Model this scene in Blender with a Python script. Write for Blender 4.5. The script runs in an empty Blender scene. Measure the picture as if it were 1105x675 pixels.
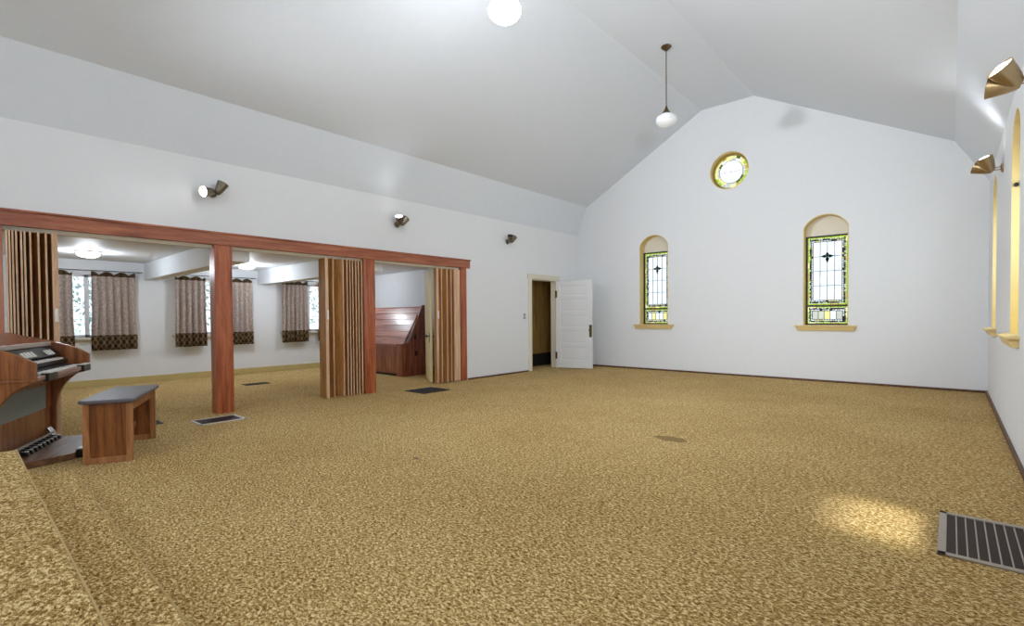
import bpy, bmesh, math, random
from math import sin, cos, pi, radians, sqrt, atan2
from mathutils import Vector, Matrix
random.seed(7)
S = bpy.context.scene
COL = S.collection

# ------------------------------------------------------------------ camera
yaw, pit, rol = radians(41.5089), radians(-1.0848), radians(-0.4305)
FPX = 535.446
R0 = Vector((cos(yaw), sin(yaw), 0)); F0 = Vector((-sin(yaw), cos(yaw), 0)); U0 = Vector((0, 0, 1))
FW = F0*cos(pit) + U0*sin(pit); U1 = -F0*sin(pit) + U0*cos(pit)
RT = R0*cos(rol) + U1*sin(rol); UP = -R0*sin(rol) + U1*cos(rol)
cd = bpy.data.cameras.new('camera'); cam = bpy.data.objects.new('camera', cd); COL.objects.link(cam)
m = Matrix.Identity(4)
for i in range(3):
    m[i][0] = RT[i]; m[i][1] = UP[i]; m[i][2] = -FW[i]
m.translation = Vector((0, 0, 1.2)); cam.matrix_world = m
cd.sensor_width = 36; cd.sensor_fit = 'HORIZONTAL'; cd.lens = 36*FPX/1105
cd.shift_x = 0; cd.shift_y = (351.876-337.5)/1105
cd.clip_start = .02; cd.clip_end = 200
S.camera = cam

# ------------------------------------------------------------------ world, sun, exposure
S.view_settings.view_transform = 'Standard'; S.view_settings.look = 'None'
S.view_settings.gamma = 1; S.view_settings.use_curve_mapping = False
S.view_settings.exposure = 0.94
S.render.film_transparent = False
S.cycles.max_bounces = 10; S.cycles.diffuse_bounces = 6; S.cycles.transparent_max_bounces = 16
S.cycles.caustics_reflective = False; S.cycles.caustics_refractive = False
S.cycles.sample_clamp_indirect = 4
W = bpy.data.worlds.new('sky'); S.world = W; W.use_nodes = True
bg = W.node_tree.nodes['Background']; bg.inputs[0].default_value = (.88, .94, 1, 1); bg.inputs[1].default_value = .85

XR_ = .417
def lamp(name, kind, loc, power, color=(1, 1, 1), **kw):
    l = bpy.data.lights.new(name, kind); l.energy = power; l.color = color
    for k, v in kw.items():
        if k not in ('rot', 'aim'): setattr(l, k, v)
    o = bpy.data.objects.new(name, l); COL.objects.link(o); o.location = loc
    if 'aim' in kw: o.rotation_euler = Vector(kw['aim']).to_track_quat('-Z', 'Y').to_euler()
    return o
lamp('sun', 'SUN', (3, 3, 6), 5.0, (1, .95, .88), angle=radians(6), aim=(-.45, .06, -1))
# area lamps standing in for daylight at the windows of the right wall
for yy, pw_ in ((6.25, 14), (9.03, 12), (3.45, 14), (.65, 14)):
    lamp('window_daylight', 'AREA', (XR_+.40, yy, 1.85), pw_, (.86, .93, 1), shape='RECTANGLE', size=.75, size_y=1.7, aim=(-1, 0, 0))
# unseen fill lamps added behind the camera, in line with the pendants
ROOM_FILL = [(-3.37, -.03, 4.2, 8), (-3.37, -3.8, 4.2, 55)]
for x, y, z, p in ROOM_FILL:
    lamp('pendant_row_fill', 'POINT', (x, y, z), p, (.84, .92, 1), shadow_soft_size=.15)

# ------------------------------------------------------------------ room dimensions
XL, XR, YB = -6.95, .417, 10.32
ZE, ZK, ZT, ZH = 3.185, 3.855, 5.418, 2.294
XKL, XKR, XTL, XTR = -6.665, .027, -3.876, -2.870
YR = -5.0
AXW, AYN, AYF, AZ = -11.6, -1.2, 7.15, 2.28

# ------------------------------------------------------------------ materials
def srgb(r, g, b):
    f = lambda c: (c/255)/12.92 if c/255 <= .04045 else ((c/255+.055)/1.055)**2.4
    return (f(r), f(g), f(b), 1)
def newmat(name):
    mt = bpy.data.materials.new(name); mt.use_nodes = True
    nt = mt.node_tree; b = nt.nodes['Principled BSDF']
    return mt, nt, b
def coords(nt, scale=(1, 1, 1), kind='Object', rot=(0, 0, 0)):
    tc = nt.nodes.new('ShaderNodeTexCoord'); mp = nt.nodes.new('ShaderNodeMapping')
    mp.inputs['Scale'].default_value = scale; mp.inputs['Rotation'].default_value = rot
    nt.links.new(tc.outputs[kind], mp.inputs[0]); return mp.outputs[0]
def noise(nt, vec, scale, detail=3, rough=.5, dist=0):
    n = nt.nodes.new('ShaderNodeTexNoise'); n.inputs['Scale'].default_value = scale
    n.inputs['Detail'].default_value = detail; n.inputs['Roughness'].default_value = rough
    n.inputs['Distortion'].default_value = dist
    nt.links.new(vec, n.inputs['Vector']); return n.outputs['Fac']
def ramp(nt, fac, stops):
    r = nt.nodes.new('ShaderNodeValToRGB'); e = r.color_ramp.elements
    e[0].position, e[0].color = stops[0]; e[1].position, e[1].color = stops[-1]
    for p, c in stops[1:-1]:
        x = e.new(p); x.color = c
    nt.links.new(fac, r.inputs[0]); return r.outputs[0]
def bump(nt, b, h, strength, dist):
    n = nt.nodes.new('ShaderNodeBump'); n.inputs['Strength'].default_value = strength
    n.inputs['Distance'].default_value = dist
    nt.links.new(h, n.inputs['Height']); nt.links.new(n.outputs[0], b.inputs['Normal'])
def plain(name, c, rough=.5, metal=0, bmp=None, spec=None, vary=.93):
    mt, nt, b = newmat(name)
    v = coords(nt)
    f = noise(nt, v, 9, 3)
    c2 = tuple(x*vary for x in c[:3])+(1,)
    nt.links.new(ramp(nt, f, [(.3, c2), (.7, c)]), b.inputs['Base Color'])
    b.inputs['Roughness'].default_value = rough; b.inputs['Metallic'].default_value = metal
    if spec is not None: b.inputs['Specular IOR Level'].default_value = spec
    if bmp: bump(nt, b, noise(nt, v, bmp[0], 4, .6), bmp[1], bmp[2])
    return mt
def wood(name, dark, mid, light, axis='Z', scale=1.0, rough=.4, coat=0.0):
    mt, nt, b = newmat(name)
    sc = {'Z': (14, 14, .9), 'X': (.9, 14, 14), 'Y': (14, .9, 14)}[axis]
    v = coords(nt, tuple(s*scale for s in sc))
    f = noise(nt, v, 1.6, 5, .6, .6)
    f2 = noise(nt, coords(nt, tuple(s*scale*5 for s in sc)), 2.2, 3, .6)
    mx = nt.nodes.new('ShaderNodeMath'); mx.operation = 'MULTIPLY_ADD'
    nt.links.new(f2, mx.inputs[0]); mx.inputs[1].default_value = .35; nt.links.new(f, mx.inputs[2])
    nt.links.new(ramp(nt, mx.outputs[0], [(.42, dark), (.62, mid), (.85, light)]), b.inputs['Base Color'])
    b.inputs['Roughness'].default_value = rough; b.inputs['Coat Weight'].default_value = coat
    b.inputs['Coat Roughness'].default_value = .2
    return mt
def emit(name, c, strength, base=None):
    mt, nt, b = newmat(name)
    b.inputs['Base Color'].default_value = base or c
    b.inputs['Emission Color'].default_value = c; b.inputs['Emission Strength'].default_value = strength
    b.inputs['Roughness'].default_value = .25
    return mt
def carpet_mat(name='gold_carpet'):
    mt, nt, b = newmat(name)
    v = coords(nt, (1, 1, 1))
    w = nt.nodes.new('ShaderNodeTexNoise'); w.inputs['Scale'].default_value = 26; w.inputs['Detail'].default_value = 2
    nt.links.new(v, w.inputs['Vector'])
    vs = coords(nt, (1.0, 1.55, 1), rot=(0, 0, radians(35)))
    f = noise(nt, vs, 54, 4, .62, .7)
    big = noise(nt, v, .55, 3, .6)
    f3 = noise(nt, vs, 150, 2, .6)
    a1 = nt.nodes.new('ShaderNodeMath'); a1.operation = 'MULTIPLY_ADD'
    nt.links.new(f3, a1.inputs[0]); a1.inputs[1].default_value = .35; nt.links.new(f, a1.inputs[2])
    a = nt.nodes.new('ShaderNodeMath'); a.operation = 'MULTIPLY_ADD'
    nt.links.new(big, a.inputs[0]); a.inputs[1].default_value = .10; nt.links.new(a1.outputs[0], a.inputs[2])
    col = ramp(nt, a.outputs[0], [(.51, srgb(72, 44, 14)), (.62, srgb(132, 100, 50)), (.74, srgb(182, 148, 90)), (.84, srgb(238, 216, 162))])
    nt.links.new(col, b.inputs['Base Color'])
    b.inputs['Roughness'].default_value = .97; b.inputs['Specular IOR Level'].default_value = .1
    bump(nt, b, a1.outputs[0], .6, .012)
    return mt
M = {}
M['wall'] = plain('white_plaster', srgb(227, 229, 232), .75, bmp=(60, .12, .01), spec=.2, vary=.985)
M['ceil'] = plain('textured_white_ceiling', srgb(222, 227, 234), .85, bmp=(90, .5, .012), spec=.15, vary=.985)
M['annex_wall'] = plain('annex_white_plaster', srgb(226, 229, 233), .6, bmp=(50, .1, .01), vary=.985)
M['cream'] = plain('cream_paint', srgb(226, 200, 138), .5)
M['cream_base'] = plain('cream_baseboard_paint', srgb(196, 176, 116), .5)
M['cream_light'] = plain('pale_cream_paint', srgb(228, 212, 160), .5)
M['casing'] = plain('offwhite_door_trim', srgb(222, 216, 198), .5, vary=.98)
M['white'] = plain('white_door_paint', srgb(224, 226, 229), .45, vary=.99)
M['whitepl'] = plain('white_plastic', srgb(232, 228, 215), .4)
M['carpet'] = carpet_mat()
M['red_wood'] = wood('reddish_stained_wood', srgb(112, 46, 20), srgb(156, 76, 38), srgb(186, 106, 62), 'Z', 1, .35, .2)
M['red_wood_y'] = wood('reddish_stained_beam', srgb(108, 50, 28), srgb(148, 78, 48), srgb(180, 110, 74), 'Y', 1, .35, .2)
M['oak'] = wood('oak_folding_panel', srgb(112, 70, 30), srgb(158, 108, 54), srgb(188, 138, 80), 'Z', 1, .5)
M['oak_edge'] = wood('pale_oak_edge', srgb(168, 126, 92), srgb(206, 166, 132), srgb(226, 194, 162), 'Z', 1, .5)
M['walnut'] = wood('walnut_organ_wood', srgb(72, 36, 16), srgb(122, 70, 34), srgb(160, 100, 54), 'Z', 1, .35, .25)
M['walnut_light'] = wood('lighter_walnut_edge', srgb(110, 66, 36), srgb(156, 102, 62), srgb(186, 134, 88), 'Z', 1, .4, .2)
M['walnut_x'] = wood('walnut_flat_wood', srgb(60, 34, 22), srgb(104, 68, 46), srgb(140, 102, 74), 'X', 1, .4, .2)
M['cherry'] = wood('dark_cherry_wood', srgb(76, 34, 24), srgb(124, 66, 46), srgb(164, 98, 70), 'Z', 1, .3, .3)
M['cherry_x'] = wood('cherry_boards', srgb(96, 50, 42), srgb(146, 92, 80), srgb(190, 136, 122), 'X', .6, .38, .3)
M['darkbase'] = wood('dark_brown_base_trim', srgb(48, 26, 14), srgb(84, 50, 28), srgb(112, 70, 42), 'Y', 1, .5)
M['panelling'] = wood('brown_wall_panelling', srgb(80, 60, 28), srgb(138, 108, 58), srgb(170, 138, 80), 'Z', .8, .5)
M['black'] = plain('black_plastic', srgb(18, 17, 18), .3)
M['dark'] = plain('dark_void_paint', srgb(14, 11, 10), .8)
M['lead'] = plain('dark_lead_came', srgb(38, 38, 34), .55)
M['brass'] = plain('brushed_brass', srgb(176, 152, 116), .3, .9)
M['brass_dark'] = plain('brass_dark_reflection', srgb(128, 118, 102), .28, .9)  # same brass as the right lamps, left row's darker reflections put into colour
M['bronze'] = plain('dark_bronze', srgb(100, 80, 52), .4, .8)
M['chrome'] = plain('chrome_metal', srgb(200, 200, 204), .2, .9)
M['ivory'] = plain('ivory_keys', srgb(226, 224, 220), .3)
M['steel'] = plain('worn_steel', srgb(176, 166, 154), .45, .5)
M['pale_steel'] = plain('pale_worn_steel', srgb(214, 208, 200), .4, .2)
M['rust'] = plain('dark_rust_brown', srgb(52, 34, 28), .7)
M['brownsteel'] = plain('dark_brown_grille_metal', srgb(44, 30, 24), .45, .3)
M['navygrille'] = plain('slate_grille_metal', srgb(62, 60, 66), .5, .3)
M['cushion'] = plain('grey_vinyl_seat', srgb(96, 92, 98), .45, bmp=(200, .3, .003))
M['opal'] = emit('opal_glass_lit', (.92, .96, 1, 1), 58.0)
M['opal_off'] = emit('opal_glass_dim', (.92, .96, 1, 1), .03, srgb(232, 234, 236))
M['bulb'] = emit('lit_bulb_disc', (1, .98, .95, 1), 6.0)
M['annexlit'] = emit('annex_lit_glass', (1, .98, .95, 1), 7.0)
M['leaf'] = plain('pale_leaf', srgb(146, 166, 164), .7)
M['bark'] = plain('grey_bark', srgb(110, 96, 84), .8)

def glass(name, c, rough=.1):
    mt = bpy.data.materials.new(name); mt.use_nodes = True; nt = mt.node_tree; nt.nodes.clear()
    out = nt.nodes.new('ShaderNodeOutputMaterial'); t = nt.nodes.new('ShaderNodeBsdfTransparent')
    tl = nt.nodes.new('ShaderNodeBsdfTranslucent'); mx = nt.nodes.new('ShaderNodeMixShader')
    v = coords(nt); f = noise(nt, v, 9, 2)
    c2 = tuple(min(1, x*.85) for x in c[:3])+(1,)
    r = ramp(nt, f, [(.35, c2), (.65, c)])
    nt.links.new(r, t.inputs[0]); nt.links.new(r, tl.inputs[0])
    mx.inputs[0].default_value = .35
    nt.links.new(t.outputs[0], mx.inputs[1]); nt.links.new(tl.outputs[0], mx.inputs[2])
    nt.links.new(mx.outputs[0], out.inputs[0]); return mt
G = [glass('clear_pale_glass', (.80, .86, .88, 1)), glass('lime_glass', (.42, .55, .05, 1)), glass('olive_glass', (.12, .16, .03, 1)),
     glass('amber_glass', (.55, .40, .06, 1)), glass('dark_plum_glass', (.05, .03, .04, 1)), glass('milky_glass', (.55, .56, .46, 1)),
     glass('bluegreen_glass', (.02, .14, .10, 1)), glass('yellow_glass', (.85, .78, .30, 1)), glass('bright_white_glass', (.97, .97, .97, 1))]
mt = bpy.data.materials.new('window_pane_glass'); mt.use_nodes = True
_b = mt.node_tree.nodes['Principled BSDF']; _b.inputs['Transmission Weight'].default_value = 1; _b.inputs['Roughness'].default_value = 0
_b.inputs['IOR'].default_value = 1.02; _b.inputs['Base Color'].default_value = (.95, .98, 1, 1); M['pane'] = mt

def curtain_mat():
    mt, nt, b = newmat('brown_patterned_curtain')
    tc = nt.nodes.new('ShaderNodeTexCoord'); sp = nt.nodes.new('ShaderNodeSeparateXYZ'); nt.links.new(tc.outputs['Object'], sp.inputs[0])
    def math_(op, a, c=None):
        n = nt.nodes.new('ShaderNodeMath'); n.operation = op
        for i, q in enumerate((a, c)):
            if q is None: continue
            if isinstance(q, (int, float)): n.inputs[i].default_value = q
            else: nt.links.new(q, n.inputs[i])
        return n.outputs[0]
    y, z = sp.outputs['Y'], sp.outputs['Z']
    d1 = math_('SINE', math_('MULTIPLY', math_('ADD', y, math_('MULTIPLY', z, .6)), 38))
    d2 = math_('SINE', math_('MULTIPLY', math_('SUBTRACT', y, math_('MULTIPLY', z, .6)), 38))
    dia = math_('ABSOLUTE', math_('MULTIPLY', d1, d2))
    low = math_('LESS_THAN', z, .27)
    fine = math_('MULTIPLY', noise(nt, coords(nt, (1, 1, .4)), 60, 3), 1.0)
    up = ramp(nt, fine, [(.35, srgb(196, 178, 168)), (.65, srgb(238, 226, 218))])
    lo = ramp(nt, dia, [(.05, srgb(176, 148, 110)), (.5, srgb(96, 74, 54))])
    mx = nt.nodes.new('ShaderNodeMixRGB'); nt.links.new(low, mx.inputs[0]); nt.links.new(up, mx.inputs[1]); nt.links.new(lo, mx.inputs[2])
    hi = math_('GREATER_THAN', z, 1.33)
    mx2 = nt.nodes.new('ShaderNodeMixRGB'); nt.links.new(hi, mx2.inputs[0]); nt.links.new(mx.outputs[0], mx2.inputs[1]); mx2.inputs[2].default_value = srgb(104, 82, 54)
    nt.links.new(mx2.outputs[0], b.inputs['Base Color']); b.inputs['Roughness'].default_value = .8
    tl = nt.nodes.new('ShaderNodeBsdfTranslucent'); nt.links.new(mx2.outputs[0], tl.inputs[0])
    ms = nt.nodes.new('ShaderNodeMixShader'); ms.inputs[0].default_value = .6
    out = nt.nodes['Material Output']
    nt.links.new(b.outputs[0], ms.inputs[1]); nt.links.new(tl.outputs[0], ms.inputs[2]); nt.links.new(ms.outputs[0], out.inputs[0])
    return mt
M['curtain'] = curtain_mat()
def grille_cloth():
    mt, nt, b = newmat('grey_speaker_cloth')
    w = nt.nodes.new('ShaderNodeTexWave'); w.inputs['Scale'].default_value = 60; w.bands_direction = 'Z'
    nt.links.new(coords(nt), w.inputs['Vector'])
    nt.links.new(ramp(nt, w.outputs['Fac'], [(.2, srgb(104, 106, 100)), (.8, srgb(150, 154, 144))]), b.inputs['Base Color'])
    b.inputs['Roughness'].default_value = .8; return mt
M['cloth'] = grille_cloth()

# ------------------------------------------------------------------ mesh helpers
class MB:
    def __init__(s): s.bm = bmesh.new(); s.mi = 0
    def _f(s, vs):
        try:
            f = s.bm.faces.new(vs); f.material_index = s.mi; return f
        except ValueError: return None
    def box(s, x0, x1, y0, y1, z0, z1, mat=None):
        c = [Vector((x, y, z)) for z in (z0, z1) for y in (y0, y1) for x in (x0, x1)]
        if mat: c = [mat @ v for v in c]
        v = [s.bm.verts.new(q) for q in c]
        for q in ((0, 2, 3, 1), (4, 5, 7, 6), (0, 1, 5, 4), (2, 6, 7, 3), (0, 4, 6, 2), (1, 3, 7, 5)): s._f([v[i] for i in q])
        return s
    def prism(s, poly, h0, h1, ax='Z'):
        # poly in the plane perpendicular to ax: X -> (y,z), Y -> (x,z), Z -> (x,y)
        def P(p, h): return {'X': (h, p[0], p[1]), 'Y': (p[0], h, p[1]), 'Z': (p[0], p[1], h)}[ax]
        a = [s.bm.verts.new(P(p, h0)) for p in poly]; b = [s.bm.verts.new(P(p, h1)) for p in poly]
        n = len(poly); s._f(a[::-1]); s._f(b)
        for i in range(n): s._f([a[i], a[(i+1) % n], b[(i+1) % n], b[i]])
        return s
    def strip(s, pts, th, z0, z1):
        # open polyline in plan with thickness, extruded in z
        n = len(pts); L = []; Rr = []
        for i, p in enumerate(pts):
            a = Vector(pts[max(0, i-1)]); b = Vector(pts[min(n-1, i+1)]); d = (b-a); d.normalize(); nn = Vector((-d.y, d.x))*th/2
            L.append(Vector(p)+nn); Rr.append(Vector(p)-nn)
        return s.prism([tuple(q) for q in L+Rr[::-1]], z0, z1)
    def lathe(s, prof, seg=28, mat=None):
        rings = []
        for r, z in prof:
            if r < 1e-5:
                rings.append([s.bm.verts.new((mat @ Vector((0, 0, z))) if mat else (0, 0, z))])
            else:
                rg = []
                for k in range(seg):
                    p = Vector((r*cos(2*pi*k/seg), r*sin(2*pi*k/seg), z)); rg.append(s.bm.verts.new(mat @ p if mat else p))
                rings.append(rg)
        for a, b in zip(rings, rings[1:]):
            for k in range(seg):
                k2 = (k+1) % seg
                if len(a) == 1 and len(b) == 1: continue
                if len(a) == 1: s._f([a[0], b[k2], b[k]])
                elif len(b) == 1: s._f([a[k], a[k2], b[0]])
                else: s._f([a[k], a[k2], b[k2], b[k]])
        return s
    def tube(s, p0, p1, r, seg=10):
        p0, p1 = Vector(p0), Vector(p1); d = p1-p0; q = d.to_track_quat('Z', 'Y').to_matrix().to_4x4(); q.translation = p0
        return s.lathe([(0, 0), (r, 0), (r, d.length), (0, d.length)], seg, q)
    def path(s, pts, r, seg=8):
        for a, b in zip(pts, pts[1:]): s.tube(a, b, r, seg)
        return s
    def build(s, name, mat, parent=None, smooth=False, bevel=0, loc=None):
        bmesh.ops.recalc_face_normals(s.bm, faces=s.bm.faces)
        me = bpy.data.meshes.new(name); s.bm.to_mesh(me); s.bm.free()
        for q in (mat if isinstance(mat, list) else [mat]): me.materials.append(q)
        o = bpy.data.objects.new(name, me); COL.objects.link(o)
        if parent: o.parent = parent
        if loc: o.location = loc
        if smooth:
            for p in me.polygons: p.use_smooth = True
            if smooth != 'full':
                try: me.set_sharp_from_angle(angle=radians(35))
                except Exception: pass
        if bevel:
            b = o.modifiers.new('bevel', 'BEVEL'); b.width = bevel; b.segments = 2; b.limit_method = 'ANGLE'; b.angle_limit = radians(40)
        return o
def tag(o, label=None, cat=None, group=None, kind=None):
    if label: o['label'] = label
    if cat: o['category'] = cat
    if group: o['group'] = group
    if kind: o['kind'] = kind
    return o
def struct(o, label, cat): return tag(o, label, cat, kind='structure')
def empty(name, loc=(0, 0, 0), rz=0):
    o = bpy.data.objects.new(name, None); COL.objects.link(o); o.location = loc; o.rotation_euler = (0, 0, rz); o.empty_display_size = .1; return o
def copy_tree(o, parent=None):
    kids = [c for c in bpy.data.objects if c.parent == o]
    c = o.copy(); COL.objects.link(c); c.parent = parent
    for k in kids: copy_tree(k, c)
    return c
def cut(o, cutters):
    for i, c in enumerate(cutters):
        b = o.modifiers.new('cut%d' % i, 'BOOLEAN'); b.operation = 'DIFFERENCE'; b.object = c; b.solver = 'EXACT'
    dg = bpy.context.evaluated_depsgraph_get(); dg.update()
    me = bpy.data.meshes.new_from_object(o.evaluated_get(dg)); o.modifiers.clear()
    old = o.data; o.data = me; bpy.data.meshes.remove(old); me.name = o.name
    for c in cutters:
        d = c.data; bpy.data.objects.remove(c); bpy.data.meshes.remove(d)
def arch_poly(x0, x1, z0, zs, zt, n=16):
    # rectangle with a segmental arch on top
    w = (x1-x0)/2; rise = zt-zs; r = (w*w+rise*rise)/(2*rise); cx = (x0+x1)/2; cz = zt-r; a = math.asin(w/r)
    pts = [(x0, z0), (x1, z0)]
    for i in range(n+1):
        t = a-2*a*i/n; pts.append((cx+r*sin(t), cz+r*cos(t)))
    return pts
def circ(cx, cz, r, n=40): return [(cx+r*cos(2*pi*k/n), cz+r*sin(2*pi*k/n)) for k in range(n)]

# ------------------------------------------------------------------ setting: floor, walls, ceiling
o = MB().box(AXW-.15, XR+.3, YR, YB+.3, -.15, 0).build('floor', M['carpet']); struct(o, 'mottled gold and brown carpet over the whole hall floor', 'floor')
WT = .3
# gable wall
gw = MB().prism([(XL-.15, -.1), (XR+WT, -.1), (XR+WT, ZE), (XR, ZE), (XKR, ZK), (XTR, ZT), (XTL, ZT), (XKL, ZK), (XL, ZE), (XL-.15, ZE)], YB, YB+WT, 'Y').build('wall_far', M['wall'])
FW_WIN = [(-5.277, -4.60), (-2.03, -1.335)]
ZS0, ZSP, ZAT = 1.0, 2.76, 2.99
cuts = [MB().prism(arch_poly(x0, x1, ZS0, ZSP, ZAT), YB-.1, YB+WT+.1, 'Y').build('c', M['wall']) for x0, x1 in FW_WIN]
RC = (-3.335, 4.085, .372)
cuts.append(MB().prism(circ(*RC), YB-.1, YB+WT+.1, 'Y').build('c', M['wall']))
cut(gw, cuts); struct(gw, 'white gabled end wall with two arched stained glass windows and a round one', 'wall')
# left wall
lw = MB().box(XL-.15, XL, YR, YB, 0, ZE).build('wall_left', M['wall'])
OY0, OY1, OZ = .34, 6.40, 2.16
DY0, DY1, DZ = 8.50, 9.42, 2.04
cut(lw, [MB().box(XL-.5, XL+.5, OY0, OY1, -.2, OZ).build('c', M['wall']), MB().box(XL-.5, XL+.5, DY0, DY1, -.2, DZ).build('c', M['wall'])])
struct(lw, 'long white side wall above the wood framed openings', 'wall')
# right wall
rw = MB().box(XR, XR+WT, YR, YB, 0, ZE+.1).build('wall_right', M['wall'])
RW_WIN = [(5.85, 6.65), (8.65, 9.42), (3.05, 3.85), (.25, 1.05), (-2.55, -1.75)]
cut(rw, [MB().prism(arch_poly(a, b, ZS0, ZSP, ZAT), XR-.1, XR+WT+.1, 'X').build('c', M['wall']) for a, b in RW_WIN])
struct(rw, 'white right hand wall with arched window recesses', 'wall')
# ceiling
prof = [(XL, ZE), (XKL, ZK), (XTL, ZT), (XTR, ZT), (XKR, ZK), (XR, ZE)]
outer = [(XR+.15, ZE+.1), (XKR+.12, ZK+.1), (XTR+.05, ZT+.12), (XTL-.05, ZT+.12), (XKL-.12, ZK+.1), (XL-.15, ZE+.1)]
o = MB().prism(prof+outer, YR, YB+.02, 'Y').build('ceiling', M['ceil']); struct(o, 'textured white vaulted ceiling with flat ridge and sloped sides', 'ceiling')
o = MB().prism([(XR+WT, ZE+.25), (XR+WT+.65, ZE-.02), (XR+WT+.65, ZE+.05), (XR+WT, ZE+.35)], 4.4, YB+.3, 'Y').build('sun_blocker', M['wall']); struct(o, 'roof added outside the right wall, unseen, to block the sun', 'sunshade')  # unseen slab added to keep sun patches of the far windows off the floor
# rear wall behind the camera
rr = MB().box(XL-.15, XR+WT, YR-.2, YR, 0, 5.6).build('wall_rear', M['wall'])
cut(rr, [MB().box(-4.6, -2.0, YR-.5, YR+.3, 1.2, 3.6).build('c', M['wall'])])  # unseen opening added and sized for the sky light it lets in
struct(rr, 'white rear wall with wide opening behind the chancel, cut to let in sky light', 'wall')
# annex
o = MB().box(AXW-.15, XL-.15, AYN, AYF+.15, AZ, AZ+.12).build('ceiling_annex', M['annex_wall']); struct(o, 'low white ceiling of the side room', 'ceiling')
AWIN = [(.98, 2.27), (2.98, 4.33), (5.08, 6.40)]; AZ0, AZ1 = .89, 2.02
aw = MB().box(AXW-.15, AXW, AYN, AYF+.15, 0, AZ).build('wall_annex_left', M['annex_wall'])
cut(aw, [MB().box(AXW-.4, AXW+.2, a, b, AZ0, AZ1).build('c', M['wall']) for a, b in AWIN])
struct(aw, 'white side room wall holding the curtained windows', 'wall')
o = MB().box(AXW, XL-.15, AYF, AYF+.12, 0, AZ).build('wall_annex_far', M['annex_wall']); struct(o, 'white end wall of the side room behind the cherry cabinet', 'wall')
o = MB().box(AXW, XL-.15, AYN-.12, AYN, 0, AZ).build('wall_annex_near', M['annex_wall']); struct(o, 'white near end wall of the side room', 'wall')
for i, (y0, lab) in enumerate(((2.47, 'white dropped ceiling beam between first and second side room bays'), (4.56, 'white dropped ceiling beam between second and third side room bays'))):
    o = MB().box(AXW, XL-.15, y0, y0+.22, 1.965, AZ).build('trim_%d' % (i+1), M['annex_wall'], bevel=.005); struct(o, lab, 'beam')
# panelled passage behind the door
o = MB()
for k in range(17):
    o.box(-7.62, -7.60+.004*(k % 2), 7.3+.18*k, 7.3+.18*(k+1)-.006, .3, 2.35)
o.box(-7.68, -7.62, 7.27, 10.45, 0, 2.35)
o = o.build('wall_passage', M['panelling']); struct(o, 'brown wood panelled wall seen through the open door', 'wall')
o = MB().box(-7.62, -7.58, 7.27, 10.32, 0, .30).build('baseboard_passage', M['dark']); struct(o, 'black base board below the brown panelling behind the door', 'baseboard')
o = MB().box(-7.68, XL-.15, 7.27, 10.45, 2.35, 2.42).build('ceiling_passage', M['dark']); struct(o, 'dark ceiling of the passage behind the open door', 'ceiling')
o = MB().box(-7.68, XL-.15, 10.32, 10.45, 0, 2.35).build('wall_passage_end', M['panelling']); struct(o, 'panelled end of the passage behind the open door', 'wall')
lamp('passage_fill', 'POINT', (-7.33, 8.0, 2.2), 4, (1, .9, .72), shadow_soft_size=.05)  # unseen fill lamp added to brighten the panelling
# baseboards
def quarter(name, x0, x1, y0, y1, h, mat, lab):
    o = MB().box(x0, x1, y0, y1, 0, h).build(name, mat, bevel=.004); struct(o, lab, 'baseboard')
quarter('baseboard_far', XL+.02, XR, YB-.022, YB, .035, M['darkbase'], 'thin dark brown trim at the foot of the gable wall')
quarter('baseboard_left', XL, XL+.022, 6.56, 8.38, .03, M['darkbase'], 'thin dark brown trim between accordion opening and white door')
quarter('baseboard_right', XR-.022, XR, YR, YB-.022, .04, M['darkbase'], 'thin brown trim at the foot of the right wall')
quarter('baseboard_annex_left', AXW, AXW+.02, AYN, AYF, .12, M['cream_base'], 'cream baseboard below the curtained windows')
quarter('baseboard_annex_far', AXW+.02, XL-.15, AYF-.02, AYF, .12, M['cream_base'], 'cream baseboard on the end wall behind the cabinet')

# ------------------------------------------------------------------ platform and step
o = MB().prism([(-4.72, -5), (XR, -5), (XR, .275), (-4.67, .275)], 0, .34).build('platform', M['carpet'], bevel=.012); struct(o, 'gold carpeted chancel platform, upper level at bottom left', 'platform')
o = MB().prism([(-4.62, .275), (XR, .275), (XR, .50), (-4.49, .535)], 0, .17).build('carpeted_step', M['carpet'], bevel=.012); struct(o, 'gold carpeted lower step in front of the platform', 'step')

pl = bpy.data.objects['platform']; st = bpy.data.objects['carpeted_step']
MB().tube((-4.67, .272, .337), (XR, .272, .337), .004, 8).build('edge_binding', plain('pale_edge_binding', srgb(188, 162, 108), .9), pl, smooth=True)
MB().tube((-4.49, .532, .167), (XR, .497, .167), .004, 8).build('edge_binding', bpy.data.materials['pale_edge_binding'], st, smooth=True)
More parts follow.
